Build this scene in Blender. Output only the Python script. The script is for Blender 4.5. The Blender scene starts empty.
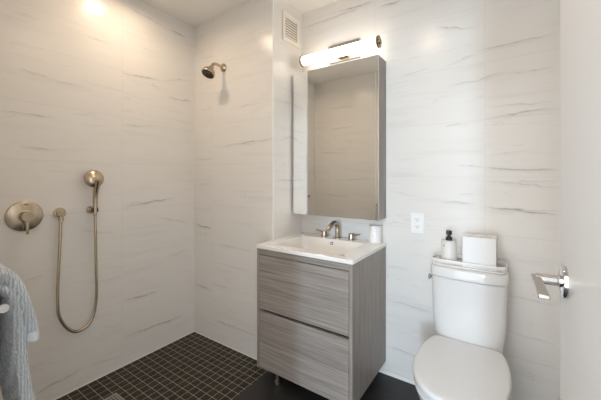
import bpy, bmesh, math, random
from mathutils import Vector, Matrix
C = bpy.context.scene.collection
sc = bpy.context.scene
PI = math.pi
R = math.radians

# ------------------------------------------------------------ camera
cd = bpy.data.cameras.new('camera')
cd.sensor_width = 36.0
cd.lens = 305.0 / 601.0 * 36.0
cd.shift_y = -23.0 / 601.0
cd.clip_start = 0.02
cam = bpy.data.objects.new('camera', cd)
C.objects.link(cam)
cam.location = (0, 0, 1.24)
cam.rotation_euler = (R(90), 0, R(34.4))
sc.camera = cam

# ------------------------------------------------------------ world and light
w = bpy.data.worlds.new('hall_light')
sc.world = w
w.use_nodes = True
w.node_tree.nodes['Background'].inputs[0].default_value = (0.80, 0.85, 0.90, 1)
w.node_tree.nodes['Background'].inputs[1].default_value = 3.9

def area(name, loc, rot, sx, sy, power, col, shape='RECTANGLE', spread=180):
    l = bpy.data.lights.new(name, 'AREA')
    l.shape = shape
    l.size = sx
    if shape in ('RECTANGLE', 'ELLIPSE'):
        l.size_y = sy
    l.energy = power
    l.color = col
    l.spread = R(spread)
    o = bpy.data.objects.new(name, l)
    C.objects.link(o)
    o.location = loc
    o.rotation_euler = rot
    return o
# daylight from the window at the far end of the hall, coming in by the open doorway
area('hall_window_daylight', (1.38, -8.6, 1.6), (R(90), 0, R(9)), 0.6, 2.0, 320, (0.56, 0.78, 1.0))

sc.view_settings.view_transform = 'Standard'
sc.view_settings.look = 'None'
sc.view_settings.gamma = 1.0
sc.view_settings.use_curve_mapping = False
sc.view_settings.exposure = 0.16
try:
    sc.cycles.use_denoising = True
    sc.cycles.max_bounces = 14
    sc.cycles.diffuse_bounces = 8
    sc.cycles.sample_clamp_indirect = 6.0
except Exception:
    pass

# ------------------------------------------------------------ material helpers
def srgb(r, g, b):
    f = lambda c: (c / 12.92) if c <= 0.04045 else ((c + 0.055) / 1.055) ** 2.4
    return (f(r / 255), f(g / 255), f(b / 255), 1)

class NT:
    def __init__(self, name):
        self.m = bpy.data.materials.new(name)
        self.m.use_nodes = True
        self.t = self.m.node_tree
        self.p = self.t.nodes['Principled BSDF']
    def n(self, kind, **kw):
        nd = self.t.nodes.new(kind)
        for k, v in kw.items():
            setattr(nd, k, v)
        return nd
    def l(self, a, b):
        self.t.links.new(a, b)
    def math(self, op, a, b=None, c=None, clamp=False):
        nd = self.n('ShaderNodeMath', operation=op)
        nd.use_clamp = clamp
        for i, v in enumerate((a, b, c)):
            if v is None:
                continue
            if isinstance(v, (int, float)):
                nd.inputs[i].default_value = v
            else:
                self.l(v, nd.inputs[i])
        return nd.outputs[0]
    def mixc(self, fac, a, b):
        nd = self.n('ShaderNodeMix', data_type='RGBA')
        for i, v in ((0, fac), (6, a), (7, b)):
            if isinstance(v, (int, float)):
                nd.inputs[i].default_value = v
            elif isinstance(v, tuple):
                nd.inputs[i].default_value = v
            else:
                self.l(v, nd.inputs[i])
        return nd.outputs[2]
    def noise(self, vec, scale, detail=4, rough=0.5, dist=0.0):
        nd = self.n('ShaderNodeTexNoise')
        nd.inputs['Scale'].default_value = scale
        nd.inputs['Detail'].default_value = detail
        nd.inputs['Roughness'].default_value = rough
        nd.inputs['Distortion'].default_value = dist
        if vec is not None:
            self.l(vec, nd.inputs['Vector'])
        return nd.outputs['Fac']
    def bump(self, h, strength, dist=0.002):
        nd = self.n('ShaderNodeBump')
        nd.inputs['Strength'].default_value = strength
        nd.inputs['Distance'].default_value = dist
        self.l(h, nd.inputs['Height'])
        self.l(nd.outputs[0], self.p.inputs['Normal'])
    def obj(self, scale=(1, 1, 1)):
        tc = self.n('ShaderNodeTexCoord')
        mp = self.n('ShaderNodeMapping')
        mp.inputs['Scale'].default_value = scale
        self.l(tc.outputs['Object'], mp.inputs['Vector'])
        return mp.outputs[0]

def plain(name, col, rough=0.5, metal=0.0, noise_amt=0.04, nscale=30, bump=0.0, coat=0.0, spec=0.5):
    k = NT(name)
    v = k.obj()
    nz = k.noise(v, nscale, 3)
    lo = tuple(c * (1 - noise_amt) for c in col[:3]) + (1,)
    hi = tuple(min(1, c * (1 + noise_amt)) for c in col[:3]) + (1,)
    k.l(k.mixc(nz, lo, hi), k.p.inputs['Base Color'])
    k.p.inputs['Roughness'].default_value = rough
    k.p.inputs['Metallic'].default_value = metal
    k.p.inputs['Coat Weight'].default_value = coat
    k.p.inputs['Specular IOR Level'].default_value = spec
    if bump:
        k.bump(nz, bump, 0.001)
    return k.m

# prominent veins of the stone-look tiles: (u0, z0, u1, z1, strength) in wall metres
V_LEFT = [(0.44, 2.074, 0.558, 2.079, 0.3), (0.758, 2.211, 0.848, 2.208, 0.4), (0.758, 2.082, 0.905, 2.082, 0.4), (0.478, 1.799, 0.601, 1.781, 0.5), (0.601, 1.781, 0.752, 1.763, 0.4), (0.403, 1.57, 0.624, 1.566, 0.55), (0.977, 1.914, 1.214, 1.931, 0.9), (1.214, 1.931, 1.514, 2.009, 0.4), (1.276, 1.83, 1.514, 1.835, 0.6), (0.977, 1.577, 1.2, 1.594, 0.5), (0.983, 2.37, 1.331, 2.326, 0.5), (1.299, 2.328, 1.45, 2.326, 0.9), (1.356, 1.668, 1.514, 1.66, 0.4), (0.403, 1.91, 0.58, 1.926, 0.25), (0.742, 1.55, 0.893, 1.553, 0.25), (0.478, 1.399, 0.637, 1.39, 0.45), (0.58, 1.278, 0.718, 1.269, 0.25), (0.983, 1.045, 1.34, 1.083, 0.8), (0.983, 1.071, 1.237, 1.06, 0.4), (1.2, 0.964, 1.486, 0.879, 0.5), (0.742, 0.93, 0.934, 0.884, 0.45), (0.983, 0.889, 1.276, 0.905, 0.3), (1.276, 0.657, 1.486, 0.674, 0.4), (0.983, 0.441, 1.222, 0.419, 0.7), (1.002, 0.199, 1.424, 0.171, 0.8), (0.537, 0.092, 0.742, 0.112, 0.8), (0.794, 0.109, 0.977, 0.087, 0.5), (0.497, 0.706, 0.58, 0.71, 0.5), (0.848, 0.327, 0.952, 0.278, 0.3), (0.403, 0.969, 0.558, 0.967, 0.3)]
V_SHOWER = [(-1.847, 1.467, -1.465, 1.473, 0.5), (-1.6, 1.474, -1.27, 1.49, 0.9), (-2.056, 0.867, -1.858, 0.846, 1.0), (-2.056, 0.39, -1.858, 0.384, 0.8), (-1.858, 0.437, -1.683, 0.435, 0.5), (-1.824, 0.166, -1.418, 0.172, 0.6), (-2.063, 0.135, -1.858, 0.127, 0.4), (-1.768, 0.736, -1.446, 0.743, 0.4), (-1.662, 1.723, -1.287, 1.742, 0.35), (-2.037, 1.374, -1.824, 1.383, 0.4), (-2.0, 2.173, -1.824, 2.149, 0.3), (-1.714, 2.205, -1.373, 2.221, 0.3), (-2.037, 1.177, -1.858, 1.187, 0.4), (-1.662, 1.146, -1.287, 1.142, 0.3), (-1.835, 0.6, -1.428, 0.596, 0.3)]
V_RETURN = [(1.546, 1.22, 1.846, 1.211, 0.7), (1.546, 1.481, 1.833, 1.539, 0.35), (1.556, 1.744, 1.833, 1.772, 0.3)]
V_BACK = [(-0.956, 2.363, -0.709, 2.357, 0.9), (-0.669, 2.306, -0.533, 2.306, 0.8), (-1.25, 2.335, -0.70, 2.345, 0.7), (-0.348, 2.086, -0.137, 2.033, 0.6), (-0.151, 1.904, 0.181, 1.912, 0.6), (-0.296, 1.86, -0.137, 1.895, 0.4), (-0.271, 1.744, -0.018, 1.767, 0.5), (-0.018, 1.767, 0.181, 1.752, 0.35), (-0.545, 1.856, -0.375, 1.858, 0.4), (-0.105, 1.548, 0.181, 1.569, 0.7), (-0.105, 1.611, 0.181, 1.592, 0.4), (-0.296, 1.525, -0.174, 1.529, 0.5), (-0.105, 1.287, 0.184, 1.273, 0.9), (-0.105, 1.219, 0.184, 1.193, 0.6), (-0.246, 1.306, -0.105, 1.292, 0.4), (-0.105, 1.355, 0.121, 1.37, 0.35), (-0.105, 1.083, 0.184, 1.062, 1.0), (-0.096, 1.078, 0.184, 1.081, 0.6), (-0.018, 1.215, 0.181, 1.217, 0.4), (-0.322, 1.099, -0.151, 1.102, 0.6), (-0.231, 1.147, -0.155, 1.144, 0.4), (-0.619, 0.48, -0.375, 0.467, 0.5), (-0.619, 0.202, -0.402, 0.183, 0.6), (-0.644, 0.692, -0.475, 0.69, 0.35), (-0.006, 0.468, 0.177, 0.45, 0.4), (-0.006, 0.645, 0.177, 0.638, 0.4), (-0.625, 1.624, -0.486, 1.626, 0.3), (-0.575, 1.344, -0.402, 1.35, 0.25), (-0.619, 1.16, -0.364, 1.109, 0.25)]
V_END = [(-2.0, 1.55, -1.6, 1.53, 0.6), (-1.9, 1.83, -1.5, 1.85, 0.6), (-1.75, 1.2, -1.35, 1.22, 0.6), (-1.95, 1.02, -1.55, 1.0, 0.6), (-1.9, 2.1, -1.5, 2.08, 0.5)]

def vein_group():
    g = bpy.data.node_groups.new('vein', 'ShaderNodeTree')
    for nm in ('U', 'Z', 'U0', 'Z0', 'Slope', 'Half', 'Width', 'Strength'):
        g.interface.new_socket(name=nm, in_out='INPUT', socket_type='NodeSocketFloat')
    g.interface.new_socket(name='Mask', in_out='OUTPUT', socket_type='NodeSocketFloat')
    gi = g.nodes.new('NodeGroupInput')
    go = g.nodes.new('NodeGroupOutput')
    I = gi.outputs
    def m(op, a, b=None, c=None, clamp=False):
        nd = g.nodes.new('ShaderNodeMath')
        nd.operation = op
        nd.use_clamp = clamp
        for i, v in enumerate((a, b, c)):
            if v is None:
                continue
            if isinstance(v, (int, float)):
                nd.inputs[i].default_value = v
            else:
                g.links.new(v, nd.inputs[i])
        return nd.outputs[0]
    du = m('SUBTRACT', I['U'], I['U0'])                       # U0 is the centre
    a = m('DIVIDE', m('ABSOLUTE', du), I['Half'])
    taper = m('SUBTRACT', 1.0, m('MULTIPLY', a, a), clamp=True)
    zc = m('MULTIPLY_ADD', du, I['Slope'], I['Z0'])
    dz = m('SUBTRACT', I['Z'], zc)
    core = m('SUBTRACT', 1.0, m('DIVIDE', m('ABSOLUTE', dz), I['Width']), clamp=True)
    wide = m('SUBTRACT', 1.0, m('DIVIDE', m('ABSOLUTE', m('ADD', dz, 0.006)), m('MULTIPLY', I['Width'], 5.0)), clamp=True)
    s = m('ADD', core, m('MULTIPLY', m('MULTIPLY', wide, wide), 0.28))
    g.links.new(m('MULTIPLY', m('MULTIPLY', s, taper), I['Strength']), go.inputs['Mask'])
    return g
VG = vein_group()

def stone_tile(name, ax, veins, u0, z0, seed, rough=0.25):
    """600 x 300 polished stone-look wall tile with fine grout and grey veining; ax is the wall's run, 0 = x, 1 = y"""
    k = NT(name)
    geo = k.n('ShaderNodeNewGeometry')
    sp = k.n('ShaderNodeSeparateXYZ')
    k.l(geo.outputs['Position'], sp.inputs[0])
    U, Z = sp.outputs[ax], sp.outputs[2]
    cb = k.n('ShaderNodeCombineXYZ')
    k.l(k.math('SUBTRACT', U, u0 - 12.0), cb.inputs[0])
    k.l(k.math('SUBTRACT', Z, z0 - 6.0), cb.inputs[1])
    br = k.n('ShaderNodeTexBrick')
    br.offset = 0.0
    br.inputs['Scale'].default_value = 1.0
    br.inputs['Color1'].default_value = (0, 0, 0, 1)
    br.inputs['Color2'].default_value = (1, 1, 1, 1)
    br.inputs['Mortar'].default_value = (0.5, 0.5, 0.5, 1)
    br.inputs['Mortar Size'].default_value = 0.0011
    br.inputs['Mortar Smooth'].default_value = 0.1
    br.inputs['Brick Width'].default_value = 0.6
    br.inputs['Row Height'].default_value = 0.3
    k.l(cb.outputs[0], br.inputs['Vector'])
    rnd = k.n('ShaderNodeSeparateColor')
    k.l(br.outputs['Color'], rnd.inputs[0])
    rv = rnd.outputs[0]
    # stretched coordinates, shifted per tile
    cs = k.n('ShaderNodeCombineXYZ')
    k.l(k.math('MULTIPLY', U, 1.6), cs.inputs[0])
    k.l(k.math('MULTIPLY', Z, 15.0), cs.inputs[1])
    k.l(k.math('MULTIPLY_ADD', rv, 37.0, seed), cs.inputs[2])
    n1 = k.noise(cs.outputs[0], 1.3, 6, 0.6, 0.4)
    streak = k.n('ShaderNodeValToRGB')
    k.l(n1, streak.inputs[0])
    e = streak.color_ramp.elements
    e[0].position = 0.30; e[0].color = (1, 1, 1, 1)
    e[1].position = 0.46; e[1].color = (0, 0, 0, 1)
    # thin hairline veins: a narrow band of a second noise
    cs2 = k.n('ShaderNodeCombineXYZ')
    k.l(k.math('MULTIPLY', U, 0.9), cs2.inputs[0])
    k.l(k.math('MULTIPLY', Z, 7.0), cs2.inputs[1])
    k.l(k.math('MULTIPLY_ADD', rv, 53.0, seed + 9), cs2.inputs[2])
    n2 = k.noise(cs2.outputs[0], 1.5, 5, 0.55, 0.3)
    band = k.math('SUBTRACT', 1.0, k.math('MULTIPLY', k.math('ABSOLUTE', k.math('SUBTRACT', n2, 0.52)), 85.0), clamp=True)
    gate = k.noise(cs.outputs[0], 0.9, 2, 0.5)
    gate = k.math('MULTIPLY', k.math('SUBTRACT', gate, 0.50, clamp=True), 6.0, clamp=True)
    hair = k.math('MULTIPLY', band, gate)
    # placed veins
    wob = k.n('ShaderNodeCombineXYZ')
    k.l(k.math('MULTIPLY', U, 9.0), wob.inputs[0])
    k.l(k.math('MULTIPLY', Z, 30.0), wob.inputs[1])
    wn = k.noise(wob.outputs[0], 1.0, 4, 0.6)
    Zw = k.math('ADD', Z, k.math('MULTIPLY', k.math('SUBTRACT', wn, 0.5), 0.042))
    tot = None
    for (a, b, c, d, s) in veins:
        g = k.n('ShaderNodeGroup')
        g.node_tree = VG
        k.l(U, g.inputs['U'])
        k.l(Zw, g.inputs['Z'])
        g.inputs['U0'].default_value = (a + c) / 2
        g.inputs['Z0'].default_value = (b + d) / 2
        g.inputs['Slope'].default_value = (d - b) / (c - a)
        g.inputs['Half'].default_value = abs(c - a) / 2 * 1.08
        g.inputs['Width'].default_value = 0.0022 + 0.0028 * s
        g.inputs['Strength'].default_value = s
        tot = g.outputs[0] if tot is None else k.math('MAXIMUM', tot, g.outputs[0])
    grain = k.noise(wob.outputs[0], 2.2, 3, 0.6)
    tot = k.math('MULTIPLY', tot, k.math('MULTIPLY_ADD', grain, 1.6, 0.15, clamp=True))
    base = k.mixc(k.noise(cs.outputs[0], 0.6, 2), srgb(226, 222, 216), srgb(231, 228, 223))
    base = k.mixc(k.math('MULTIPLY', streak.outputs[0], 0.13), base, srgb(176, 172, 167))
    base = k.mixc(k.math('MULTIPLY', hair, 0.17), base, srgb(140, 136, 132))
    base = k.mixc(k.math('MULTIPLY', tot, 0.70, clamp=True), base, srgb(118, 113, 110))
    base = k.mixc(k.math('MULTIPLY', br.outputs['Fac'], 0.35), base, srgb(190, 186, 180))
    k.l(base, k.p.inputs['Base Color'])
    k.p.inputs['Roughness'].default_value = rough
    k.p.inputs['Specular IOR Level'].default_value = 0.45
    inv = k.math('SUBTRACT', 1.0, br.outputs['Fac'])
    k.bump(inv, 0.15, 0.0008)
    return k.m

def wood(name, grain_axis, tint=1.0):
    """grey-brown laminate; streaks run along grain_axis"""
    k = NT(name)
    s = [120, 120, 120]
    s[grain_axis] = 3.0
    v = k.obj(tuple(s))
    n1 = k.noise(v, 1.0, 8, 0.65, 0.12)
    s2 = [16, 16, 16]
    s2[grain_axis] = 0.9
    n2 = k.noise(k.obj(tuple(s2)), 1.0, 4, 0.55, 0.8)
    r = k.n('ShaderNodeValToRGB')
    e = r.color_ramp.elements
    e[0].position = 0.28; e[0].color = srgb(110, 101, 94)
    e[1].position = 0.72; e[1].color = srgb(176, 167, 158)
    m = k.math('ADD', k.math('MULTIPLY', n1, 0.72), k.math('MULTIPLY', n2, 0.28))
    k.l(m, r.inputs[0])
    k.l(r.outputs[0], k.p.inputs['Base Color'])
    k.p.inputs['Roughness'].default_value = 0.42
    k.p.inputs['Specular IOR Level'].default_value = 0.35
    k.bump(n1, 0.12, 0.0006)
    return k.m

M = {}
M['left'] = stone_tile('stone_tile_left', 1, V_LEFT, 0.977, 0.13, 3.0)
M['shower'] = stone_tile('stone_tile_shower', 0, V_SHOWER, -1.857, 0.13, 21.0)
M['return'] = stone_tile('stone_tile_return', 1, V_RETURN, 1.527, 0.04, 33.0)
M['back'] = stone_tile('stone_tile_back', 0, V_BACK, -0.105, 0.04, 47.0)
M['end'] = stone_tile('stone_tile_end', 0, V_END, -1.857, 0.13, 64.0)
M['paint'] = plain('white_wall_paint', srgb(232, 229, 224), 0.6, nscale=90, noise_amt=0.01, bump=0.05)
M['ceil'] = plain('ceiling_paint', srgb(244, 241, 236), 0.7, nscale=120, noise_amt=0.01, bump=0.05)
M['door'] = plain('door_paint', srgb(214, 212, 209), 0.38, nscale=60, noise_amt=0.008, bump=0.02)
M['trim'] = plain('white_trim', srgb(238, 236, 232), 0.4, nscale=60, noise_amt=0.01)
M['vent'] = plain('vent_enamel', srgb(236, 230, 220), 0.4, noise_amt=0.01)
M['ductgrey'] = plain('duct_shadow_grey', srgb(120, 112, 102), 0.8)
M['dark'] = plain('dark_recess', srgb(38, 35, 33), 0.8, noise_amt=0.05)  # near-black: shade painted into the drawer gaps; also used for slots and marks
M['porcelain'] = plain('porcelain', srgb(229, 228, 226), 0.08, noise_amt=0.005, nscale=4, coat=0.4)
M['lidplastic'] = plain('seat_plastic', srgb(222, 224, 226), 0.22, noise_amt=0.005, nscale=4)
M['ceramic_sink'] = plain('sink_ceramic', srgb(238, 236, 232), 0.1, noise_amt=0.004, nscale=4, coat=0.3)
M['nickel'] = plain('brushed_nickel', srgb(200, 184, 162), 0.27, 1.0, noise_amt=0.06, nscale=160)
M['nickel_tap'] = plain('tap_nickel', srgb(188, 174, 160), 0.25, 1.0, noise_amt=0.05, nscale=160)
M['nickel_dark'] = plain('nickel_nozzle_face', srgb(70, 64, 58), 0.4, 0.6, noise_amt=0.2, nscale=200)
M['chrome'] = plain('chrome', srgb(214, 212, 210), 0.08, 1.0, noise_amt=0.01)
M['satin'] = plain('satin_nickel_lever', srgb(190, 184, 176), 0.3, 1.0, noise_amt=0.03, nscale=150)
M['bronze'] = plain('lamp_end_metal', srgb(150, 134, 112), 0.3, 1.0, noise_amt=0.04)
M['black'] = plain('black_plastic', srgb(18, 18, 19), 0.3, noise_amt=0.1)
M['soap'] = plain('soap_stoneware', srgb(226, 223, 218), 0.4, noise_amt=0.03, nscale=14)
M['box'] = plain('tissue_cover', srgb(236, 235, 233), 0.3, noise_amt=0.015, nscale=6)
M['tray'] = plain('tray_enamel', srgb(232, 231, 229), 0.25, noise_amt=0.01)
M['outlet'] = plain('outlet_plastic', srgb(240, 240, 238), 0.3, noise_amt=0.005)
M['tissue'] = plain('tissue_paper', srgb(214, 204, 196), 0.9, noise_amt=0.02)
M['woodh'] = wood('laminate_horizontal_grain', 0)
M['woodv'] = wood('laminate_vertical_grain', 2)

def marble_pot():
    k = NT('marble_tumbler')
    n = k.noise(k.obj(), 22, 6, 0.6, 1.6)
    b = k.math('SUBTRACT', 1.0, k.math('MULTIPLY', k.math('ABSOLUTE', k.math('SUBTRACT', n, 0.5)), 22.0), clamp=True)
    k.l(k.mixc(k.math('MULTIPLY', b, 0.35), srgb(240, 238, 235), srgb(178, 174, 170)), k.p.inputs['Base Color'])
    k.p.inputs['Roughness'].default_value = 0.25
    return k.m
M['marble'] = marble_pot()

def shower_floor():
    k = NT('black_mosaic_tile')
    geo = k.n('ShaderNodeNewGeometry')
    mp = k.n('ShaderNodeMapping')
    mp.inputs['Location'].default_value = (2.07 + 5.0, -1.527 + 5.0, 0)
    k.l(geo.outputs['Position'], mp.inputs['Vector'])
    br = k.n('ShaderNodeTexBrick')
    br.offset = 0.0
    br.inputs['Scale'].default_value = 1.0
    br.inputs['Color1'].default_value = srgb(20, 17, 14)
    br.inputs['Color2'].default_value = srgb(36, 31, 26)
    br.inputs['Mortar'].default_value = srgb(186, 174, 152)
    br.inputs['Mortar Size'].default_value = 0.0013
    br.inputs['Mortar Smooth'].default_value = 0.15
    br.inputs['Brick Width'].default_value = 0.05
    br.inputs['Row Height'].default_value = 0.05
    k.l(mp.outputs[0], br.inputs['Vector'])
    n = k.noise(geo.outputs['Position'], 26, 6, 0.65, 2.0)
    v = k.math('SUBTRACT', 1.0, k.math('MULTIPLY', k.math('ABSOLUTE', k.math('SUBTRACT', n, 0.54)), 40.0), clamp=True)
    notm = k.math('SUBTRACT', 1.0, br.outputs['Fac'])
    col = k.mixc(k.math('MULTIPLY', k.math('MULTIPLY', v, notm), 0.22), br.outputs['Color'], srgb(150, 140, 125))
    k.l(col, k.p.inputs['Base Color'])
    k.p.inputs['Roughness'].default_value = 0.38
    k.p.inputs['Specular IOR Level'].default_value = 0.28
    k.bump(notm, 0.4, 0.001)
    return k.m
def room_floor():
    k = NT('charcoal_floor_tile')
    geo = k.n('ShaderNodeNewGeometry')
    mp = k.n('ShaderNodeMapping')
    mp.inputs['Location'].default_value = (1.25 + 6.0, 0.2 + 6.0, 0)
    k.l(geo.outputs['Position'], mp.inputs['Vector'])
    br = k.n('ShaderNodeTexBrick')
    br.offset = 0.0
    br.inputs['Scale'].default_value = 1.0
    br.inputs['Color1'].default_value = srgb(36, 35, 35)
    br.inputs['Color2'].default_value = srgb(42, 41, 41)
    br.inputs['Mortar'].default_value = srgb(30, 29, 29)
    br.inputs['Mortar Size'].default_value = 0.0015
    br.inputs['Brick Width'].default_value = 0.6
    br.inputs['Row Height'].default_value = 0.6
    k.l(mp.outputs[0], br.inputs['Vector'])
    n = k.noise(geo.outputs['Position'], 9, 6, 0.6, 1.5)
    col = k.mixc(k.math('MULTIPLY', n, 0.25), br.outputs['Color'], srgb(70, 68, 66))
    k.l(col, k.p.inputs['Base Color'])
    k.p.inputs['Roughness'].default_value = 0.4
    k.p.inputs['Specular IOR Level'].default_value = 0.35
    return k.m
M['mosaic'] = shower_floor()
M['floor'] = room_floor()

def mirror_mat():
    k = NT('mirror_glass')
    k.p.inputs['Base Color'].default_value = (0.93, 0.94, 0.93, 1)
    k.p.inputs['Metallic'].default_value = 1
    k.p.inputs['Roughness'].default_value = 0.015
    return k.m
M['mirror'] = mirror_mat()
def emit(name, col, s):
    k = NT(name)
    k.p.inputs['Base Color'].default_value = (0.9, 0.9, 0.88, 1)
    k.p.inputs['Emission Color'].default_value = col
    k.p.inputs['Emission Strength'].default_value = s
    k.p.inputs['Roughness'].default_value = 0.3
    return k.m
M['tube'] = emit('opal_tube', (1.0, 0.86, 0.70, 1), 4.0)
M['led'] = emit('downlight_lens', (1.0, 0.84, 0.66, 1), 6.0)
def towel_mat():
    k = NT('terry_cotton')
    v = k.obj()
    wv = k.n('ShaderNodeTexWave')
    wv.wave_type = 'BANDS'
    wv.bands_direction = 'Y'
    wv.inputs['Scale'].default_value = 45.0
    wv.inputs['Distortion'].default_value = 5.0
    wv.inputs['Detail'].default_value = 3.0
    wv.inputs['Detail Scale'].default_value = 2.0
    k.l(v, wv.inputs['Vector'])
    n = k.noise(v, 420, 2, 0.7)
    h = k.math('ADD', k.math('MULTIPLY', wv.outputs['Fac'], 0.6), k.math('MULTIPLY', n, 0.6))
    k.l(k.mixc(h, srgb(156, 164, 172), srgb(232, 238, 242)), k.p.inputs['Base Color'])
    k.p.inputs['Roughness'].default_value = 0.95
    k.p.inputs['Sheen Weight'].default_value = 0.3
    k.bump(h, 1.0, 0.006)
    return k.m
M['towel'] = towel_mat()
M['hem'] = plain('towel_hem', srgb(206, 214, 217), 0.9, noise_amt=0.05, nscale=300, bump=0.3)

# ------------------------------------------------------------ mesh helpers
def obj(name, bm, m, parent=None, smooth=False, bevel=0.0, seg=2, subsurf=0):
    bmesh.ops.remove_doubles(bm, verts=bm.verts, dist=1e-6)
    bmesh.ops.recalc_face_normals(bm, faces=bm.faces)
    me = bpy.data.meshes.new(name)
    bm.to_mesh(me)
    bm.free()
    o = bpy.data.objects.new(name, me)
    C.objects.link(o)
    for mm in (m if isinstance(m, (list, tuple)) else [m]):
        me.materials.append(M[mm])
    if parent is not None:
        o.parent = parent
    if bevel:
        b = o.modifiers.new('bevel', 'BEVEL')
        b.width = bevel
        b.segments = seg
        b.limit_method = 'ANGLE'
        b.angle_limit = R(35)
    if subsurf:
        s = o.modifiers.new('sub', 'SUBSURF')
        s.levels = subsurf
        s.render_levels = subsurf
    if smooth or bevel:
        for p in me.polygons:
            p.use_smooth = True
        if not smooth or smooth == 'auto':
            try:
                me.set_sharp_from_angle(angle=R(40))
            except Exception:
                pass
    return o

def box(bm, x0, x1, y0, y1, z0, z1):
    vs = [bm.verts.new((x, y, z)) for x in (x0, x1) for y in (y0, y1) for z in (z0, z1)]
    for f in ((0, 1, 3, 2), (4, 6, 7, 5), (0, 4, 5, 1), (2, 3, 7, 6), (0, 2, 6, 4), (1, 5, 7, 3)):
        bm.faces.new([vs[i] for i in f])
    return bm
def bx(*a):
    return box(bmesh.new(), *a)

def loft(bm, rings, caps=(True, True), closed=True):
    rv = [[bm.verts.new(p) for p in r] for r in rings]
    n = len(rv[0])
    for a, b in zip(rv, rv[1:]):
        for i in range(n if closed else n - 1):
            j = (i + 1) % n
            bm.faces.new((a[i], a[j], b[j], b[i]))
    if caps[0]:
        bm.faces.new(list(reversed(rv[0])))
    if caps[1]:
        bm.faces.new(rv[-1])
    return bm

def frame_of(d):
    d = Vector(d).normalized()
    a = Vector((0, 0, 1)) if abs(d.z) < 0.9 else Vector((1, 0, 0))
    u = d.cross(a).normalized()
    return d, u, d.cross(u).normalized()

def lathe(bm, org, axis, prof, n=32):
    """prof: (distance along axis, radius)"""
    d, u, v = frame_of(axis)
    org = Vector(org)
    rings = []
    for h, r in prof:
        r = max(r, 1e-4)
        rings.append([org + d * h + (u * math.cos(2 * PI * i / n) + v * math.sin(2 * PI * i / n)) * r for i in range(n)])
    return loft(bm, rings)

def smooth_path(pts, sub=8):
    pts = [Vector(p) for p in pts]
    out = []
    for i in range(len(pts) - 1):
        p0 = pts[max(i - 1, 0)]; p1 = pts[i]; p2 = pts[i + 1]; p3 = pts[min(i + 2, len(pts) - 1)]
        for s in range(sub):
            t = s / sub
            out.append(0.5 * ((2 * p1) + (p2 - p0) * t + (2 * p0 - 5 * p1 + 4 * p2 - p3) * t * t + (3 * p1 - p0 - 3 * p2 + p3) * t ** 3))
    out.append(pts[-1])
    return out

def tube(bm, pts, rad, n=16):
    """sweep a round section along pts; rad a number or a list"""
    pts = [Vector(p) for p in pts]
    N = len(pts)
    rs = rad if isinstance(rad, (list, tuple)) else [rad] * N
    prev = None
    rings = []
    for i, p in enumerate(pts):
        t = (pts[min(i + 1, N - 1)] - pts[max(i - 1, 0)]).normalized()
        if prev is None:
            _, u, v = frame_of(t)
        else:
            u = (prev - t * prev.dot(t)).normalized()
            v = t.cross(u).normalized()
        prev = u
        rings.append([p + (u * math.cos(2 * PI * k / n) + v * math.sin(2 * PI * k / n)) * rs[i] for k in range(n)])
    return loft(bm, rings)

def sup(cx, cy, hx, hy, z, n=48, e=5.0):
    """superellipse ring"""
    out = []
    for i in range(n):
        a = 2 * PI * i / n
        c, s = math.cos(a), math.sin(a)
        out.append((cx + hx * math.copysign(abs(c) ** (2 / e), c), cy + hy * math.copysign(abs(s) ** (2 / e), s), z))
    return out

def thing(name, label, cat, loc=(0, 0, 0), rotz=0, group=None):
    o = bpy.data.objects.new(name, None)
    o.empty_display_size = 0.05
    C.objects.link(o)
    o.location = loc
    o.rotation_euler = (0, 0, rotz)
    o['label'] = label
    o['category'] = cat
    if group:
        o['group'] = group
    return o
def tag(o, label, cat, group=None):
    o['label'] = label
    o['category'] = cat
    if group:
        o['group'] = group
    return o
def struct(name, bm, m, parent=None, **kw):
    o = obj(name, bm, m, parent, **kw)
    if parent is None:
        o['kind'] = 'structure'
    return o

# ------------------------------------------------------------ the room
H = 2.44
FZ = 0.02                       # bathroom floor, a little above the shower pan
struct('wall_left', bx(-2.17, -2.07, 0.10, 1.527, -0.1, H + 0.1), 'left')
struct('wall_shower_back', bx(-2.17, -1.26, 1.527, 1.96, -0.1, H + 0.1), ['shower', 'return'])
o = bpy.data.objects['wall_shower_back']
for p in o.data.polygons:       # the return towards the vanity carries its own tile run
    if p.normal.x > 0.5:
        p.material_index = 1
struct('wall_back', bx(-1.26, 0.42, 1.86, 1.96, -0.1, H + 0.1), 'back')
struct('wall_right', bx(0.32, 0.42, 0.10, 1.86, -0.1, H + 0.1), 'paint')
struct('wall_shower_end', bx(-2.17, -1.262, -0.02, 0.10, -0.1, H + 0.1), 'end')
bm = bx(-1.262, -0.66, -0.02, 0.10, -0.1, H + 0.1)
box(bm, 0.22, 0.42, -0.02, 0.10, -0.1, H + 0.1)
box(bm, -0.66, 0.22, -0.02, 0.10, 2.10, H + 0.1)
struct('wall_doorway', bm, 'paint')
struct('ceiling', bx(-2.17, 0.42, -0.02, 1.96, H, H + 0.1), 'ceil')
bm = bx(-1.249, 0.42, 0.0, 1.96, -0.08, FZ)
box(bm, -1.5, 1.0, -1.2, 0.0, -0.08, FZ)
struct('floor', bm, 'floor')
struct('floor_shower', bx(-2.17, -1.249, 0.0, 1.6, -0.08, 0.010), 'mosaic')
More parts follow.
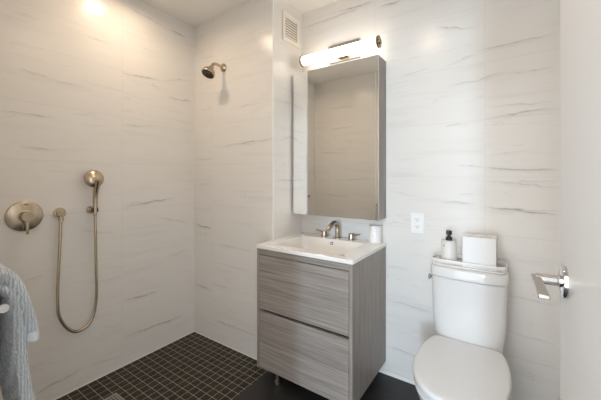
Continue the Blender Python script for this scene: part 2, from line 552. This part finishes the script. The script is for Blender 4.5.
# trims: tile edge strips and the white caulk line, the casing of the doorway
struct('trim_1', bx(-1.266, -1.2575, 1.5245, 1.5325, 0.0, H), 'trim', bevel=0.0015)
struct('trim_2', bx(-1.2670, -1.2540, 0.0975, 0.1075, FZ, H), 'trim', bevel=0.0015)
struct('trim_3', bx(-1.26, 0.32, 1.853, 1.862, FZ - 0.001, FZ + 0.016), 'trim', bevel=0.002)
struct('trim_4', bx(-2.072, -1.26, 1.5235, 1.529, 0.0, 0.016), 'trim')
struct('trim_5', bx(-2.072, -2.0665, 0.10, 1.527, 0.0, 0.016), 'trim')
bm = bx(-0.74, -0.66, 0.10, 0.114, FZ, 2.18)
box(bm, -0.66, 0.22, 0.10, 0.114, 2.10, 2.18)
box(bm, -0.672, -0.66, -0.02, 0.10, FZ, 2.10)
struct('trim_6', bm, 'trim', bevel=0.002)

# ------------------------------------------------------------ door with lever
dang = R(2.0)
door = bpy.data.objects.new('door_1', None)
C.objects.link(door)
door.location = (0.1204, 0.134, 0)
door.rotation_euler = (0, 0, dang)
door['kind'] = 'structure'
obj('door_panel', bx(0.0, 0.036, 0.0, 0.7595, FZ + 0.012, 2.07), 'door', door, bevel=0.0015)
bx_ = bx(0.004, 0.032, 0.7592, 0.7606, 0.955, 1.095)
obj('latch_plate', bx_, 'satin', door)
for z in (0.28, 1.1, 1.86):
    bm = bmesh.new()
    lathe(bm, (-0.004, -0.006, z - 0.045), (0, 0, 1), [(0, .006), (.09, .006)], 12)
    obj('hinge', bm, 'satin', door)
ly, lz = 0.690, 1.025
lev = bpy.data.objects.new('door_handle', None)
C.objects.link(lev)
lev.parent = door
lev.location = (0, ly, lz)
bm = bmesh.new()
lathe(bm, (0, 0, 0), (-1, 0, 0), [(0, .0325), (.0065, .0325), (.0085, .031), (.009, .028), (.009, .0001)], 40)
obj('rose', bm, 'chrome', lev, smooth='auto')
bm = bmesh.new()
lathe(bm, (0, 0, 0), (-1, 0, 0), [(.008, .012), (.014, .012), (.015, .0105), (.050, .0105), (.051, .0001)], 24)
obj('stem', bm, 'chrome', lev, smooth='auto')
bm = bmesh.new()
box(bm, -0.058, -0.041, -0.128, 0.012, -0.003, 0.005)
obj('lever', bm, 'satin', lev, bevel=0.0015)

# ------------------------------------------------------------ vanity
VX0, VX1, VY0, VY1 = -1.256, -0.631, 1.369, 1.858
t = thing('vanity_cabinet', 'grey-brown woodgrain two-drawer vanity cabinet between shower corner and toilet', 'cabinet', (VX0, VY1, FZ))
def vb(x0, x1, y0, y1, z0, z1):     # boxes relative to the cabinet's own origin
    return bx(x0 - VX0, x1 - VX0, y0 - VY1, y1 - VY1, z0 - FZ, z1 - FZ)
obj('side_panel', vb(VX1 - 0.018, VX1, VY0, VY1, 0.10, 0.815), 'woodv', t, bevel=0.001)
obj('side_panel', vb(VX0, VX0 + 0.018, VY0, VY1, 0.10, 0.815), 'woodv', t, bevel=0.001)
obj('bottom_panel', vb(VX0 + 0.018, VX1 - 0.018, VY0 + 0.02, VY1, 0.10, 0.116), 'woodh', t)
obj('top_rail', vb(VX0 + 0.018, VX1 - 0.018, VY0 + 0.001, VY0 + 0.02, 0.779, 0.815), 'woodh', t, bevel=0.001)
obj('back_panel', vb(VX0 + 0.018, VX1 - 0.018, VY1 - 0.012, VY1, 0.116, 0.80), 'woodv', t)
obj('handle_recess', vb(VX0 + 0.018, VX1 - 0.018, VY0 + 0.045, VY0 + 0.05, 0.116, 0.80), 'dark', t)  # near-black sheet; the shade behind the drawer gaps is put into its colour
for (z0, z1) in ((0.455, 0.775), (0.103, 0.440)):
    obj('drawer', vb(VX0 + 0.020, VX1 - 0.020, VY0, VY0 + 0.019, z0, z1), 'woodh', t, bevel=0.0012)
for (px, py) in ((-1.130, 1.41), (-0.70, 1.41), (-1.19, 1.80), (-0.70, 1.80)):
    bm = bmesh.new()
    lathe(bm, (px - VX0, py - VY1, 0), (0, 0, 1), [(0, .017), (.010, .018), (.016, .017), (.020, .010), (.060, .009), (.064, .015), (.0799, .015)], 20)
    obj('foot', bm, 'satin', t, smooth='auto')

# ceramic top with its integral basin
def vanity_top():
    x0, x1, y0, y1 = -1.259, -0.625, 1.361, 1.859
    z1, z0 = 0.835, 0.815
    bx0, bx1, by0, by1 = -1.180, -0.722, 1.425, 1.752
    cx, cy = (bx0 + bx1) / 2, (by0 + by1) / 2
    n = 64
    def rect(ax0, ax1, ay0, ay1, z, e):
        return sup((ax0 + ax1) / 2, (ay0 + ay1) / 2, (ax1 - ax0) / 2, (ay1 - ay0) / 2, z, n, e)
    rings = [rect(x0, x1, y0, y1, z0, 80), rect(x0, x1, y0, y1, z1 - 0.002, 80), rect(x0 + .002, x1 - .002, y0 + .002, y1 - .002, z1, 80),
             rect(bx0 - .004, bx1 + .004, by0 - .004, by1 + .004, z1, 14), rect(bx0, bx1, by0, by1, z1 - .004, 14),
             rect(bx0 + .008, bx1 - .008, by0 + .01, by1 - .008, z1 - .05, 12),
             rect(bx0 + .03, bx1 - .03, by0 + .04, by1 - .02, z1 - .088, 9),
             rect(bx0 + .07, bx1 - .07, by0 + .09, by1 - .05, z1 - .104, 6),
             rect(cx - .024, cx + .024, cy - .024, cy + .024, z1 - .110, 2)]
    bm = bmesh.new()
    loft(bm, rings, caps=(False, True))
    # underside
    rr = [rect(x0, x1, y0, y1, z0, 80), rect(bx0 - .01, bx1 + .01, by0 - .01, by1 + .01, z0, 14), rect(bx0 + .02, bx1 - .02, by0 + .03, by1 - .01, z1 - .098, 9), rect(cx - .03, cx + .03, cy - .03, cy + .03, z1 - .122, 2)]
    loft(bm, rr, caps=(False, True))
    return bm, cx, cy, by1, z1
bm, scx, scy, sby, sz = vanity_top()
sink = obj('vanity_sink', bm, 'ceramic_sink', None, smooth='auto')
tag(sink, 'white ceramic sink top with rectangular basin, lying on the woodgrain vanity cabinet', 'sink')
bm = bmesh.new()
lathe(bm, (scx, sby + 0.0015, sz - 0.026), (0, -1, 0), [(0, .010), (.007, .010), (.0075, .007), (.002, .0065), (.002, .0001)], 24)
obj('overflow_hole', bm, 'nickel_dark', sink, smooth='auto')
bm = bmesh.new()
lathe(bm, (scx, scy, sz - 0.1105), (0, 0, 1), [(0, .022), (.004, .022), (.006, .018), (.009, .016), (.010, .0001)], 28)
obj('drain', bm, 'nickel', sink, smooth='auto')

# widespread faucet
t = thing('faucet', 'brushed nickel widespread basin faucet with arched spout on the white sink', 'faucet', (scx + .010, 1.808, sz))
bm = bmesh.new()
lathe(bm, (0, 0, 0), (0, 0, 1), [(0, .026), (.006, .026), (.008, .023), (.0085, .0001)], 28)
obj('spout_base', bm, 'nickel_tap', t, smooth='auto')
bm = bmesh.new()
path = smooth_path([(0, 0, .004), (0, 0, .04), (0, 0, .070), (0, -.010, .092), (0, -.034, .104), (0, -.065, .102), (0, -.100, .089), (0, -.122, .078)], 7)
tube(bm, path, [0.0155] * (len(path) - 8) + [0.0155 - 0.0003 * i for i in range(8)], 20)
obj('spout', bm, 'nickel_tap', t, smooth='auto')
bm = bmesh.new()
d = Vector((0, -.022, -.012)).normalized()
lathe(bm, Vector((0, -.117, .081)), d + Vector((0, 0, -.5)), [(0, .0145), (.014, .0145), (.016, .011), (.0162, .0001)], 20)
obj('aerator', bm, 'nickel_tap', t, smooth='auto')
for s in (-1, 1):
    bm = bmesh.new()
    lathe(bm, (s * .1, 0, 0), (0, 0, 1), [(0, .024), (.005, .024), (.007, .019), (.036, .0175), (.040, .016), (.041, .0001)], 28)
    hb = obj('handle', bm, 'nickel_tap', t, smooth='auto')
    bm = bmesh.new()
    tube(bm, [(s * .108, 0, .030), (s * .135, -.002, .034), (s * .162, -.004, .040), (s * .165, -.004, .0405)], [.0058, .0052, .0045, .002], 12)
    obj('lever', bm, 'nickel_tap', hb, smooth='auto')

# marble tumbler on the counter
bm = bmesh.new()
lathe(bm, (0, 0, 0), (0, 0, 1), [(0, .0365), (.002, .0385), (.104, .0385), (.106, .0375), (.106, .033), (.030, .032), (.029, .0001)], 40)
o = obj('tumbler', bm, 'marble', None, smooth='auto')
o.location = (-0.683, 1.815, sz)
tag(o, 'small round white marble-look tumbler at the right rear corner of the sink top', 'tumbler')

# ------------------------------------------------------------ mirror cabinet
MX0, MX1, MY0, MY1, MZ0, MZ1 = -1.243, -0.630, 1.728, 1.8598, 0.985, 1.956
t = thing('mirror_cabinet', 'mirrored medicine cabinet with grey woodgrain sides on wall above the sink', 'cabinet', (MX0, MY1, MZ0))
def mb(x0, x1, y0, y1, z0, z1):
    return bx(x0 - MX0, x1 - MX0, y0 - MY1, y1 - MY1, z0 - MZ0, z1 - MZ0)
obj('cabinet_body', mb(MX0 + .001, MX1, MY0 + .021, MY1, MZ0 + .001, MZ1 - .001), 'woodv', t, bevel=0.0008)
obj('door_core', mb(MX0, MX1, MY0 + .0045, MY0 + .019, MZ0, MZ1), 'woodv', t, bevel=0.0008)
obj('mirror', mb(MX0, MX1, MY0, MY0 + .0045, MZ0, MZ1), 'mirror', t)

# ------------------------------------------------------------ vanity lamp
t = thing('vanity_lamp', 'glowing horizontal tube wall lamp with metal end caps above the mirror cabinet', 'lamp', (-0.915, 1.8598, 2.053))
bm = bx(-.115, .115, -.016, 0, -.034, .088)
obj('backplate', bm, 'satin', t, bevel=0.003)
bm = bx(-.035, .035, -.052, -.015, -.018, .018)
obj('arm', bm, 'bronze', t, bevel=0.002)
bm = bmesh.new()
lathe(bm, (-.281, -.082, 0), (1, 0, 0), [(0, .028), (.003, .0315), (.542, .0315), (.545, .028), (.545, .0001)], 40)
obj('glass_tube', bm, 'tube', t, smooth='auto')
for s, x in ((-1, -.281), (1, .264)):
    bm = bmesh.new()
    lathe(bm, (x, -.082, 0), (s, 0, 0), [(-.004, .035), (.006, .036), (.009, .036), (.010, .033), (.010, .018), (.016, .017), (.018, .012), (.018, .0001)], 40)
    obj('end_cap', bm, 'bronze', t, smooth='auto')

# ------------------------------------------------------------ wall vent
t = thing('wall_vent', 'cream louvred vent grille high on the narrow tiled return wall', 'vent', (-1.2598, 1.722, 2.265))
bm = bmesh.new()
W, Hh = .098, .099
for (a, b, c, d2) in ((-W, W, .070, Hh), (-W, W, -Hh, -.070), (-W, -.076, -.070, .070), (.066, W, -.070, .070)):
    box(bm, 0, .009, a, b, c, d2)
obj('frame', bm, 'vent', t, bevel=0.0015)
obj('duct', bx(0.0002, 0.0012, -.078, .068, -.072, .072), 'ductgrey', t)  # flat grey sheet; shade between the louvres is put into its colour
for i in range(8):
    z = -.0615 + i * .0176
    bm = bmesh.new()
    loft(bm, [[(0.0030, y, z + .0095), (.0042, y, z + .0105), (.0088, y, z - .0040), (.0076, y, z - .0052)] for y in (-.076, .056)])
    obj('louvre', bm, 'vent', t)

# ------------------------------------------------------------ shower head
t = thing('overhead_shower', 'brushed nickel shower head on bent arm high on the shower back wall', 'shower head', (-1.728, 1.5268, 2.040))
bm = bmesh.new()
lathe(bm, (0, 0, 0), (0, -1, 0), [(0, .029), (.006, .030), (.011, .027), (.020, .017), (.0205, .0001)], 32)
obj('wall_flange', bm, 'nickel', t, smooth='auto')
bm = bmesh.new()
tube(bm, smooth_path([(0, -.01, 0), (0, -.04, .004), (0, -.075, .006), (0, -.098, -.006), (0, -.110, -.028)], 6), .0105, 16)
obj('arm', bm, 'nickel', t, smooth='auto')
hd = Vector((0.0, -0.50, -0.87)).normalized()
hp = Vector((0, -.108, -.024))
bm = bmesh.new()
lathe(bm, hp, hd, [(0, .010), (.004, .016), (.016, .018), (.022, .019), (.028, .028), (.040, .040), (.052, .045), (.066, .047), (.070, .046), (.071, .042)], 40)
head = obj('head', bm, 'nickel', t, smooth='auto')
bm = bmesh.new()
lathe(bm, hp, hd, [(.0705, .0425), (.0725, .041), (.0725, .030), (.0710, .029), (.0710, .014), (.0735, .013), (.0735, .0001)], 40)
d_, u_, v_ = frame_of(hd)
for rr, cnt in ((.036, 20), (.021, 12)):
    for i in range(cnt):
        a = 2 * PI * i / cnt
        lathe(bm, hp + hd * .071 + (u_ * math.cos(a) + v_ * math.sin(a)) * rr, hd, [(0, .0022), (.003, .0016), (.0032, .0001)], 6)
obj('nozzle_face', bm, 'nickel_dark', head, smooth='auto')
for sx in (1, -1):
    bm = bmesh.new()
    tube(bm, [hp + hd * .060 + Vector((sx * .043, 0, 0)), hp + hd * .061 + Vector((sx * .056, 0, 0)), hp + hd * .063 + Vector((sx * .060, 0, 0))], [.006, .005, .002], 10)
    obj('spray_lever', bm, 'nickel', head, smooth='auto')

# ------------------------------------------------------------ shower valve
t = thing('shower_valve', 'round brushed nickel shower mixer plate with lever knob on left wall', 'shower valve', (-2.0698, 0.495, 1.038))
bm = bmesh.new()
lathe(bm, (0, 0, 0), (1, 0, 0), [(0, .0765), (.004, .077), (.007, .0755), (.009, .072), (.010, .0001)], 56)
obj('plate', bm, 'nickel', t, smooth='auto')
bm = bmesh.new()
lathe(bm, (0, 0, 0), (1, 0, 0), [(.009, .029), (.014, .029), (.015, .0265), (.058, .0255), (.061, .024), (.0615, .0001)], 40)
kb = obj('knob', bm, 'nickel', t, smooth='auto')
bm = bmesh.new()
tube(bm, [(.046, 0, -.020), (.047, 0, -.050), (.049, 0, -.086), (.049, 0, -.088)], [.0072, .0068, .0062, .0045], 14)
obj('lever', bm, 'nickel', kb, smooth='auto')
obj('maker_mark', bx(.0098, .0104, -.004, .011, .0575, .0610), 'dark', t)

# hose outlet, hose and hand shower
t = thing('hose_outlet', 'small round nickel water outlet on left wall where the hose starts', 'water outlet', (-2.0698, 0.643, 1.041))
bm = bmesh.new()
lathe(bm, (0, 0, 0), (1, 0, 0), [(0, .0285), (.010, .029), (.014, .028), (.015, .021), (.034, .020), (.038, .018), (.0385, .0001)], 36)
obj('wall_disc', bm, 'nickel', t, smooth='auto')
bm = bmesh.new()
lathe(bm, (.026, 0, 0), (0, 0, -1), [(.012, .0115), (.030, .0115), (.031, .013), (.044, .013), (.045, .009)], 20)
obj('connector', bm, 'nickel', t, smooth='auto')
hx = -2.0438
bm = bmesh.new()
hose = smooth_path([(-2.0438, 0.641, 0.992), (-2.0438, 0.639, 0.893), (-2.0438, 0.632, 0.729), (-2.0438, 0.628, 0.621), (-2.0400, 0.627, 0.539), (-2.0400, 0.632, 0.482), (-2.0400, 0.651, 0.428), (-2.0400, 0.678, 0.384), (-2.0400, 0.707, 0.36), (-2.0400, 0.737, 0.357), (-2.0380, 0.772, 0.374), (-2.0380, 0.798, 0.415), (-2.0380, 0.811, 0.475), (-2.0370, 0.816, 0.564), (-2.0350, 0.812, 0.744), (-2.0310, 0.808, 0.894), (-2.0273, 0.804, 1.01)], 34)
rr = [.0078 + .0006 * (1 if i % 2 else -1) for i in range(len(hose))]
tube(bm, hose, rr, 12)
o = obj('shower_hose', bm, 'nickel', None, smooth=True)
tag(o, 'flexible metal shower hose hanging in a long loop on the left shower wall', 'hose')
t = thing('handset_holder', 'small nickel wall bracket clipping the hand shower on left wall', 'bracket', (-2.0698, .800, 1.045))
bm = bmesh.new()
lathe(bm, (0, -.006, 0), (1, 0, 0), [(0, .021), (.010, .022), (.013, .020), (.0135, .012), (.030, .011), (.031, .0001)], 32)
obj('wall_disc', bm, 'nickel', t, smooth='auto')
bm = bmesh.new()   # open ring that grips the handle
n = 20
outer, inner = [], []
for i in range(n + 1):
    a = R(55) + (2 * PI - R(110)) * i / n
    outer.append((.0425 + .0165 * math.cos(a), .004 + .0165 * math.sin(a)))
    inner.append((.0425 + .0122 * math.cos(a), .004 + .0122 * math.sin(a)))
loft(bm, [[(o_[0], o_[1], -.012), (o_[0], o_[1], .012), (i_[0], i_[1], .012), (i_[0], i_[1], -.012)] for o_, i_ in zip(outer, inner)])
obj('clip', bm, 'nickel_dark', t, smooth='auto')
t = thing('hand_shower', 'nickel hand shower with round head resting upright in the left wall bracket', 'hand shower', (-2.0273, .804, 1.018))
bm = bmesh.new()
pth = [(0, 0, -.008), (0, 0, .0), (0, 0, .012), (0, 0, .03), (.001, 0, .06), (.003, 0, .10), (.012, 0, .14), (.026, -.001, .172), (.044, -.003, .206)]
tube(bm, pth, [.0085, .0105, .0112, .0115, .0125, .0135, .015, .0165, .013], 20)
obj('handle', bm, 'nickel', t, smooth='auto')
bm = bmesh.new()
ax = Vector((-1.0, 0.0, -0.22)).normalized()
hc = Vector((.040, -.010, .218))
lathe(bm, hc, ax, [(-.001, .0001), (0, .012), (.004, .026), (.011, .041), (.020, .050), (.030, .0525), (.034, .051), (.035, .047)], 44)
hh = obj('head', bm, 'nickel', t, smooth='auto')
bm = bmesh.new()
lathe(bm, hc, ax, [(.0345, .0475), (.0365, .046), (.0365, .0001)], 36)
obj('nozzle_face', bm, 'nickel_dark', hh, smooth='auto')

# small knob further along the left wall, seen only in the mirror
bm = bmesh.new()
lathe(bm, (0, 0, 0), (1, 0, 0), [(0, .018), (.004, .018), (.005, .009), (.022, .009), (.024, .016), (.034, .016), (.036, .014), (.0365, .0001)], 28)
o = obj('wall_hook', bm, 'nickel', None, smooth='auto')
o.location = (-2.0698, 0.286, 1.003)
tag(o, 'small round metal wall hook reflected low at the left of the mirror', 'hook')

# ------------------------------------------------------------ shower drain
t = thing('shower_drain', 'square metal shower drain set in the black mosaic floor', 'drain', (-1.79, .785, 0.010))
bm = bmesh.new()
for (a, b, c, d2) in ((-.055, .055, .047, .055), (-.055, .055, -.055, -.047), (-.055, -.047, -.047, .047), (.047, .055, -.047, .047)):
    box(bm, a, b, c, d2, 0.0005, .004)
obj('frame', bm, 'satin', t)
bm = bmesh.new()
for i in range(7):
    y = -.043 + i * .0132
    box(bm, -.0465, .0465, y, y + .0075, .0006, .0035)
obj('grate', bm, 'satin', t)

# ------------------------------------------------------------ towel bar and towel
t = thing('towel_bar', 'short round nickel towel bar holding the grey towel at left edge', 'towel bar', (-1.09, 0.10, 0.934))
bm = bmesh.new()
tube(bm, [(-.13, .095, 0), (.112, .095, 0)], .008, 18)
obj('bar', bm, 'chrome', t, smooth='auto')
bm = bmesh.new()
lathe(bm, (.110, .095, 0), (1, 0, 0), [(0, .0100), (.003, .0112), (.010, .0112), (.012, .0098), (.0122, .0001)], 28)
obj('end_cap', bm, 'chrome', t, smooth='auto')
for x in (-.085, .02):
    bm = bmesh.new()
    lathe(bm, (x, .0, 0), (0, 1, 0), [(.0, .022), (.006, .022), (.008, .008), (.095, .0075)], 24)
    obj('post', bm, 'chrome', t, smooth='auto')

def towel():
    """thick bath towel folded lengthwise, hung over the bar: a sheet with thickness swept along x"""
    t = thing('bath_towel', 'pale grey-blue ribbed terry towel draped over the short bar at left edge', 'towel', (-1.09, 0.195, 0.93))
    random.seed(4)
    xs = [-.095 + i * .195 / 26 for i in range(27)]
    def prof(inner):
        # (y, z) centre line: long back drop near wall, over the bar, long drop on room side
        pts = [(-.050, -.52), (-.052, -.36), (-.050, -.20), (-.044, -.07), (-.032, .010), (-.004, .045), (.024, .018), (.034, -.06), (.036, -.14), (.042, -.22), (.056, -.30), (.064, -.40), (.068, -.52)]
        return pts
    def sheet(pts, th, wav, seed, zoff=0.0):
        bm = bmesh.new()
        P = smooth_path([(0, a, b) for a, b in pts], 6)
        rows = []
        N = len(P)
        for i, p in enumerate(P):
            tdir = (P[min(i + 1, N - 1)] - P[max(i - 1, 0)]).normalized()
            nrm = Vector((0, -tdir.z, tdir.y))
            rows.append((p, nrm, i / (N - 1)))
        rings = []
        for x in xs:
            top = []
            bot = []
            u = (x + .095) / .195
            edge = min(1.0, min(u, 1 - u) / .12) ** .5
            for p, nrm, s in rows:
                drop = abs(s - .45) / .55
                wv = wav * drop * (math.sin(x * 75 + seed + 2.0 * s) + .5 * math.sin(x * 150 + seed * 2))
                c = p + nrm * wv
                end = min(1.0, min(s, 1 - s) / .02) ** .5
                h = th * (.25 + .75 * edge) * (.35 + .65 * end)
                top.append((x, c.y + nrm.y * h, c.z + nrm.z * h))
                bot.append((x, c.y - nrm.y * h, c.z - nrm.z * h))
            rings.append(top + list(reversed(bot)))
        loft(bm, rings, caps=(False, False))
        bm.verts.ensure_lookup_table()
        n = len(rings[0])
        for base in (0, (len(rings) - 1) * n):      # close the two side edges with a strip of quads
            for i in range(n // 2 - 1):
                bm.faces.new([bm.verts[base + q] for q in (i, i + 1, n - 2 - i, n - 1 - i)])
        return bm
    obj('cloth', sheet(prof(0), .0155, .005, 1.0), 'towel', t, smooth=True)
    # outer fold lying over it, shorter, standing away on the room side
    pts2 = [(-.068, -.10), (-.066, -.03), (-.052, .040), (-.020, .080), (.014, .066), (.036, .022), (.050, -.030), (.060, -.072), (.0625, -.092), (.062, -.106)]
    fl = obj('folded_layer', sheet(pts2, .0168, .003, 3.0), ['towel', 'hem'], t, smooth=True)
    for p in fl.data.polygons:      # smooth woven border along the lower edge
        if p.center.y > 0 and p.center.z < -.080:
            p.material_index = 1
    return t
towel()

# ------------------------------------------------------------ outlet
t = thing('wall_outlet', 'white duplex electrical outlet plate on tiled wall between mirror and toilet', 'outlet', (-0.4436, 1.8598, 0.970))
bm = bx(-.036, .036, -.005, 0, -.058, .058)
obj('cover_plate', bm, 'outlet', t, bevel=0.002)
for dz in (.020, -.020):
    bm = bmesh.new()
    loft(bm, [[(p[0], y, p[1] + dz) for p in [(.0165 * math.cos(a), max(-.0135, min(.0135, .0165 * math.sin(a)))) for a in [2 * PI * i / 28 for i in range(28)]]] for y in (-.0045, -.0062)])
    so = obj('socket', bm, 'outlet', t)
    bm = bmesh.new()
    box(bm, -.0075, -.0052, -.0066, -.006, dz - .001, dz + .008)
    box(bm, .0052, .0075, -.0066, -.006, dz - .001, dz + .007)
    lathe(bm, (0, -.006, dz - .0075), (0, -1, 0), [(0, .0028), (.0006, .0028)], 10)
    obj('slots', bm, 'dark', so)
bm = bmesh.new()
lathe(bm, (0, -.0048, 0), (0, -1, 0), [(0, .003), (.001, .003)], 12)
obj('screw', bm, 'outlet', t)

# ------------------------------------------------------------ toilet
TX = -0.172
def dring(cx, yb, yf, ym, hw, z, hwb=None, n=64, eb=4.5, ef=2.15):
    """toilet outline: rounded front (towards -y), squarer back"""
    hwb = hwb if hwb is not None else hw
    out = []
    for i in range(n):
        a = 2 * PI * i / n
        c, s = math.cos(a), math.sin(a)
        if s < 0:
            x = hw * math.copysign(abs(c) ** (2 / ef), c)
            y = ym + (ym - yf) * -abs(s) ** (2 / ef)
        else:
            yy = abs(s) ** (2 / eb)
            wq = hw + (hwb - hw) * yy
            x = wq * math.copysign(abs(c) ** (2 / eb), c)
            y = ym + (yb - ym) * yy
        out.append((cx + x, y, z))
    return out
def lring(cx, yb, yf, ym, hw, z, yext=1.77, n=72, eb=2.4, ef=2.15):
    """seat and lid outline: egg shape cut straight at the hinge"""
    out = []
    for i in range(n):
        a = 2 * PI * i / n
        c, s = math.cos(a), math.sin(a)
        if s < 0:
            out.append((cx + hw * math.copysign(abs(c) ** (2 / ef), c), ym - (ym - yf) * abs(s) ** (2 / ef), z))
        else:
            out.append((cx + hw * math.copysign(abs(c) ** (2 / eb), c), -.014 * math.log(math.exp(-(ym + (yext - ym) * abs(s) ** (2 / eb) - yb) / .014) + 1.0) + yb, z))
    return out
t = thing('toilet', 'white one-piece toilet with closed lid against the tiled back wall', 'toilet', (TX, 1.50, FZ))
def T(rings):
    return [[(x - TX, y - 1.50, z - FZ) for x, y, z in r] for r in rings]
bm = bmesh.new()
loft(bm, T([dring(TX, 1.845, 1.310, 1.50, .118, FZ + .0005, .135), dring(TX, 1.848, 1.300, 1.50, .124, FZ + .012, .138),
            dring(TX, 1.848, 1.290, 1.50, .124, .12, .138), dring(TX, 1.848, 1.262, 1.49, .134, .22, .140),
            dring(TX, 1.848, 1.222, 1.47, .156, .31, .144), dring(TX, 1.848, 1.200, 1.455, .172, .365, .150),
            dring(TX, 1.848, 1.192, 1.45, .177, .388, .152), dring(TX, 1.846, 1.196, 1.45, .174, .392, .150)]))
obj('bowl', bm, 'porcelain', t, smooth='auto')
bm = bmesh.new()
def trk(z, hw, yf, yb=1.850, e=5.5):
    out = []
    n = 72
    cy, hy = (yf + yb) / 2, (yb - yf) / 2
    for p in sup(TX, cy, hw, hy, z, n, e):
        x, y, zz = p
        if y < cy:      # bowed front
            q = (x - TX) / hw
            y -= .020 * (1 - q * q) * (cy - y) / hy
        out.append((x, y, zz))
    return out
loft(bm, T([trk(.375, .148, 1.700), trk(.42, .150, 1.698), trk(.47, .157, 1.692), trk(.54, .163, 1.688), trk(.62, .165, 1.690), trk(.729, .168, 1.688), trk(.7335, .165, 1.692)]))
obj('tank', bm, 'porcelain', t, smooth='auto')
bm = bmesh.new()
loft(bm, T([trk(.7355, .167, 1.689), trk(.7375, .1705, 1.6845), trk(.774, .1715, 1.6835), trk(.781, .169, 1.686), trk(.784, .163, 1.692)]))
obj('tank_lid', bm, 'porcelain', t, smooth='auto')
bm = bmesh.new()
loft(bm, T([lring(TX, 1.672, 1.200, 1.44, .171, .3935), lring(TX, 1.674, 1.194, 1.44, .175, .398), lring(TX, 1.674, 1.194, 1.44, .175, .411), lring(TX, 1.672, 1.199, 1.44, .171, .414)]))
obj('seat', bm, 'lidplastic', t, smooth='auto')
bm = bmesh.new()
loft(bm, T([lring(TX, 1.676, 1.196, 1.44, .174, .4165), lring(TX, 1.678, 1.189, 1.44, .1785, .420), lring(TX, 1.678, 1.188, 1.44, .179, .433), lring(TX, 1.676, 1.191, 1.44, .1765, .4375), lring(TX, 1.672, 1.197, 1.44, .171, .4400), lring(TX, 1.655, 1.215, 1.44, .155, .4418, 1.74), lring(TX, 1.56, 1.34, 1.44, .07, .4435, 1.60)]))
obj('seat_lid', bm, 'lidplastic', t, smooth='auto')
bm = bmesh.new()
lathe(bm, (-.158, 1.745 - 1.5, .710 - FZ), (-1, 0, 0), [(0, .010), (.012, .010), (.014, .008), (.018, .008)], 20)
box(bm, -.184, -.176, 1.725 - 1.5, 1.752 - 1.5, .698 - FZ, .722 - FZ)
obj('flush_lever', bm, 'chrome', t, bevel=0.002)

# ------------------------------------------------------------ tray and what stands on it
TZ = .7842
tray = thing('tray', 'white rounded tray lying on the toilet tank lid', 'tray', (TX, 1.765, TZ))
def rr(hx, hy, z, e=7):
    return sup(0, 0, hx, hy, z, 64, e)
bm = bmesh.new()
loft(bm, [rr(.155, .066, 0.0002), rr(.160, .071, .004), rr(.1605, .0715, .010), rr(.150, .062, .011)])
obj('tray_base', bm, 'tray', tray, smooth='auto')
bm = bmesh.new()
rail = [rr(.1645, .0755, .020), rr(.1665, .0775, .024), rr(.1665, .0775, .034), rr(.165, .076, .0365), rr(.161, .072, .0365), rr(.1595, .0705, .034), rr(.1585, .0695, .024), rr(.160, .071, .020), rr(.1645, .0755, .020)]
loft(bm, rail, caps=(False, False))
obj('rim_rail', bm, 'tray', tray, smooth='auto')
for (px, py) in ((-.152, -.066), (.152, -.066), (-.152, .066), (.152, .066), (0, .071), (-.156, 0), (.156, 0)):
    bm = bmesh.new()
    lathe(bm, (px, py, .009), (0, 0, 1), [(0, .0035), (.0125, .0035)], 10)
    obj('rail_post', bm, 'tray', tray)
SZ = TZ + .0112
t = thing('soap_dispenser', 'white cylindrical soap dispenser with black pump on the toilet tray', 'soap dispenser', (-.262, 1.765, SZ))
bm = bmesh.new()
lathe(bm, (0, 0, 0), (0, 0, 1), [(0, .0345), (.002, .0365), (.109, .0365), (.113, .034), (.114, .0001)], 40)
bd = obj('bottle', bm, 'soap', t, smooth='auto')
obj('printed_mark', bx(-.0205, -.0175, -.0322, -.0305, .082, .094), 'dark', bd)
bm = bmesh.new()
lathe(bm, (0, 0, .114), (0, 0, 1), [(0, .016), (.014, .016), (.017, .009), (.024, .008), (.027, .008), (.030, .014), (.046, .014), (.050, .012), (.0505, .0001)], 28)
box(bm, -.006, .006, -.030, 0, .150, .161)
obj('pump', bm, 'black', t, smooth='auto')
t = thing('tissue_box', 'square white tissue box cover with slot on top, standing on toilet tray', 'tissue box', (-.122, 1.765, SZ))
bm = bmesh.new()
hw, hd2, hh2 = .071, .058, .150
def rc(x, y, z):
    return [(-x, -y, z), (x, -y, z), (x, y, z), (-x, y, z)]
loft(bm, [rc(hw, hd2, 0), rc(hw, hd2, hh2), rc(.048, .014, hh2), rc(.048, .014, hh2 - .006), rc(.066, .052, hh2 - .006), rc(.066, .052, 0)], caps=(False, False))
obj('cover', bm, 'box', t, bevel=0.002)
obj('tissues', bx(-.064, .064, -.050, .050, .001, hh2 - .012), 'tissue', t)

# ------------------------------------------------------------ ceiling downlights
def downlight(x, y, label, watts, first=None):
    t = thing('ceiling_downlight', label, 'ceiling light', (x, y, H), 0, 'recessed ceiling downlights')
    if first is None:
        bm = bmesh.new()
        lathe(bm, (0, 0, 0), (0, 0, -1), [(0, .058), (.003, .058), (.005, .054), (.004, .046), (0.0002, .046)], 40)
        obj('trim_ring', bm, 'trim', t, smooth='auto')
        bm = bmesh.new()
        lathe(bm, (0, 0, 0), (0, 0, -1), [(.0004, .0455), (.002, .045), (.0022, .0001)], 40)
        obj('lens', bm, 'led', t, smooth='auto')
    else:
        for c in first.children:
            q = c.copy()
            C.objects.link(q)
            q.parent = t
    l = area('downlight_beam', (x, y, H - .006), (0, 0, 0), .09, .09, watts, (1.0, .77, .55), 'DISK', 165)
    return t
d0 = downlight(-1.735, 0.945, 'round recessed ceiling downlight over the mosaic shower floor', 3.4)
downlight(-0.555, 0.887, 'round recessed ceiling downlight over the floor in front of sink and toilet', 3.0, d0)
